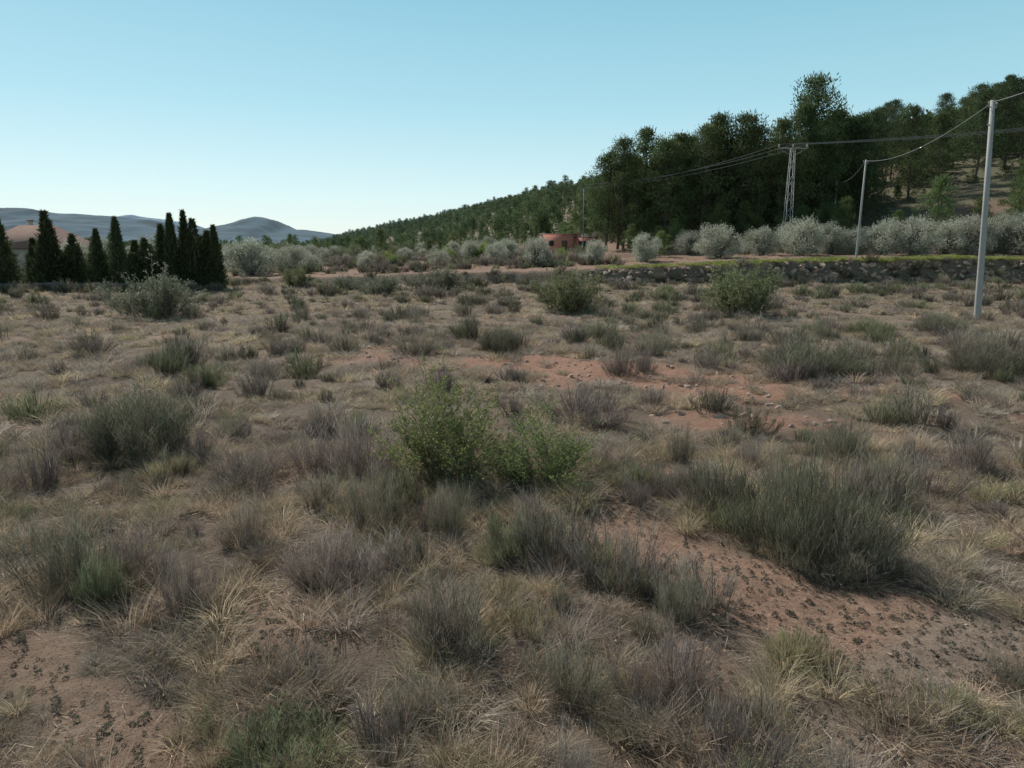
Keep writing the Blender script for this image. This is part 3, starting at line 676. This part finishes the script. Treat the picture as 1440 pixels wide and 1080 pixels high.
# ------------------------------------------------------------ poles, pylons, wires
def pole(bx, by, tx, ty, tz, r0, r1):
    z = float(terr(bx, by)); g = Geo(); c = (.36, .35, .33)
    top = np.array([tx-bx, ty-by, tz-z])
    g.tube([[0, 0, -.5], top*.5, top], [r0, (r0+r1)/2, r1], c, 8)
    d = top/np.linalg.norm(top)
    p = top-d*.35
    g.tube([p+[-.28, -.1, 0], p+[.28, .1, 0]], [.035, .035], (.25, .25, .25), 4)
    for s in (-1, 1):
        g.tube([p+[.26*s, .09*s, 0], p+[.26*s, .09*s, .14], p+[.26*s, .09*s, .16], p+[.26*s, .09*s, .26]], [.02, .02, .055, .04], (.4, .4, .4), 6)
    g.tube([p+[0, 0, -.9], p+[-.2, -.1, -.9]], [.04, .04], (.25, .25, .25), 4)
    link('utility_pole', g.mesh('utility_pole', M_pole if r0 > .1 else M_steel), (bx, by, z))
    return np.array([tx, ty, tz])-d*.1
t1 = pole(26.0, 39.6, 25.3, 39.5, 11.5, .19, .12)
t2 = pole(36.1, 75.6, 36.2, 75.6, 12.6, .13, .085)
t3 = pole(48.6, 110, 48.6, 110, 13.6, .14, .09)
t0 = pole(15.5, 6.0, 15.5, 6, 11.9, .19, .12)
t4 = pole(10.4, 106, 10.4, 106, 12.0, .08, .06)
def pylon(bx, by, tz):
    z = float(terr(bx, by)); H = tz-z; g = Geo(); c = (.3, .3, .3)
    w0, w1 = .52, .24
    def cn(t, i): w = w0+(w1-w0)*t; return np.array([w*(1 if i in (0, 3) else -1), w*(1 if i in (0, 1) else -1), H*t])
    for i in range(4): g.tube([cn(-.03, i), cn(1, i)], [.04, .035], c, 4)
    n = 13
    for k in range(n):
        for i in range(4):
            j = (i+1) % 4
            a, b = (cn(k/n, i), cn((k+1)/n, j)) if k % 2 else (cn(k/n, j), cn((k+1)/n, i))
            g.tube([a, b], [.02, .02], c, 4)
    for y_ in (-.25, .25):
        g.tube([[-1.9, y_*.4, H], [1.9, y_*.4, H]], [.06, .06], c, 4)
    ends = []
    for sx in (-1.8, 0, 1.8):
        g.tube([[sx, 0, H], [sx, 0, H+.12], [sx, 0, H+.14], [sx, 0, H+.3], [sx, 0, H+.33], [sx, 0, H+.5]], [.03, .03, .13, .13, .09, .08], (.6, .6, .58), 6)
        ends.append(np.array([bx+sx, by, z+H+.5]))
    g.tube([[-1.8, 0, H], [0, 0, H-1.0]], [.03, .03], c, 4); g.tube([[1.8, 0, H], [0, 0, H-1.0]], [.03, .03], c, 4)
    link('electricity_pylon', g.mesh('electricity_pylon', M_pole), (bx, by, z))
    return ends
pA = pylon(36.0, 95, 16.2); pB = pylon(96, 76, 20.5)
def wire(nm, spans, sag, r=.016):
    cu = bpy.data.curves.new(nm, 'CURVE'); cu.dimensions = '3D'; cu.bevel_depth = r; cu.bevel_resolution = 1
    for a, b in spans:
        s = cu.splines.new('POLY'); s.points.add(20)
        for i in range(21):
            t = i/20; p = a*(1-t)+b*t; s.points[i].co = (p[0], p[1], p[2]-4*sag*t*(1-t), 1)
    cu.materials.append(M_wire); o = bpy.data.objects.new(nm, cu); sc.collection.objects.link(o)
wire('power_line', [(pA[i], pB[i]) for i in range(3)], 1.1, .022)
wire('power_line', [(pA[i], t4+np.array([(i-1)*.5, 0, .2+.5*(i == 1)])) for i in range(3)], .9, .022)
wire('telephone_line', [(t0, t1), (t1, t2), (t2, t3)], .9, .018)

# ------------------------------------------------------------ distant mountains
def mountain(name, D, prof, depth, col, seed, rough):
    xs = np.linspace(-D*1.6, D*1.1, 620); vs = np.linspace(-1, 1, 80)
    X_, Vv = np.meshgrid(xs, vs)
    top_ = np.interp(X_/D, [p[0] for p in prof], [p[1]*D for p in prof])
    Yv = D+Vv*depth
    sh = np.clip(1-abs(Vv), 0, 1)**.9
    n = fbm(X_, Yv, D*.09, seed, 6)-.5
    rg = 1-2*abs(fbm(X_, Yv, D*.05, seed+3, 5)-.5)
    Z = top_*sh*(1+rough*n*(1-sh*.4)+.45*(rg-.85)*(1-sh))+n*D*.011*sh + 2 - 10*(sh < .02)
    V = np.c_[X_.ravel(), Yv.ravel(), Z.ravel()]
    ii = (np.arange(79)[:, None]*620+np.arange(619)[None]).ravel()
    Q = np.c_[ii, ii+1, ii+621, ii+620]
    f = fbm(X_, Yv, D*.02, seed+5, 4).ravel()[:, None]
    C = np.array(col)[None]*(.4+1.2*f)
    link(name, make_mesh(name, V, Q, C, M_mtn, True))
M_mtn = plain_mat('haze_tinted_mountain', (0, 0, 0), 1, .01, .12, 0, attr=True)  # no real atmosphere: the ridges' blue-grey base colour carries the haze
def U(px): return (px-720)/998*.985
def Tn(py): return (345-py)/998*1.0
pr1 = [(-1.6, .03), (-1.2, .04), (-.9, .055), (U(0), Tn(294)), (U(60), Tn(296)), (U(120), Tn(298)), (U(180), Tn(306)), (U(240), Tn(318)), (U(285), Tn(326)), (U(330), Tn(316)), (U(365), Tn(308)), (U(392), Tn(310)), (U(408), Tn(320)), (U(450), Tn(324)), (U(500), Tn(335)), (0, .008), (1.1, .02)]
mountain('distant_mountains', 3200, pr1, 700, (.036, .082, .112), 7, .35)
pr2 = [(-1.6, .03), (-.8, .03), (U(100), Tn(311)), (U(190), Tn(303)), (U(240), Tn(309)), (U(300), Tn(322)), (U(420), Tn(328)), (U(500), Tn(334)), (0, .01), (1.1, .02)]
mountain('distant_mountains', 5200, pr2, 900, (.10, .18, .24), 17, .2)  # farther ridge, paler colour for more painted haze

# ------------------------------------------------------------ light
EL, AZ = 43, -36
w = bpy.data.worlds.new('World'); sc.world = w; w.use_nodes = True; nt = w.node_tree; N = nt.nodes.new; L = nt.links.new
bg = nt.nodes['Background']; sk = N('ShaderNodeTexSky'); sk.sky_type = 'NISHITA'; sk.sun_disc = False
sk.sun_elevation = rad(EL); sk.sun_rotation = rad(AZ) % (2*math.pi); sk.air_density = 1.0; sk.dust_density = .6; sk.ozone_density = 1.5; sk.altitude = 400
tc = N('ShaderNodeTexCoord'); sp = N('ShaderNodeSeparateXYZ'); L(tc.outputs['Generated'], sp.inputs[0])
rp = N('ShaderNodeValToRGB'); L(sp.outputs[2], rp.inputs[0])
el = rp.color_ramp.elements
el[0].position = 0; el[0].color = (.84, .97, .98, 1); el[1].position = 1; el[1].color = (.13, .18, .23, 1)
for p_, c_ in ((.07, (.70, .94, .97, 1)), (.18, (.44, .79, .88, 1)), (.33, (.26, .62, .75, 1)), (.5, (.15, .24, .30, 1))):
    q = el.new(p_); q.color = c_
mul = N('ShaderNodeVectorMath'); mul.operation = 'SCALE'; mul.inputs[3].default_value = 10.0; L(rp.outputs[0], mul.inputs[0])
mx = N('ShaderNodeMixRGB'); mx.inputs[0].default_value = .75; L(sk.outputs[0], mx.inputs[1]); L(mul.outputs[0], mx.inputs[2])
L(mx.outputs[0], bg.inputs[0]); bg.inputs[1].default_value = .1
S = Vector((math.sin(rad(AZ))*math.cos(rad(EL)), math.cos(rad(AZ))*math.cos(rad(EL)), math.sin(rad(EL))))
l = bpy.data.lights.new('sun', 'SUN'); l.energy = 5.0; l.angle = rad(.53); l.color = (1, .955, .90)
o = bpy.data.objects.new('sun', l); sc.collection.objects.link(o); o.rotation_euler = S.to_track_quat('Z', 'Y').to_euler(); o.location = (0, 0, 60)
cam = bpy.data.cameras.new('camera'); cam.lens = 24.95; cam.sensor_width = 36; cam.clip_end = 30000; cam.clip_start = .1
o = bpy.data.objects.new('camera', cam); sc.collection.objects.link(o); o.location = (0, 0, 4); o.rotation_euler = (rad(90-11.05), 0, 0); sc.camera = o
sc.view_settings.view_transform = 'Standard'; sc.view_settings.look = 'None'; sc.view_settings.exposure = 0
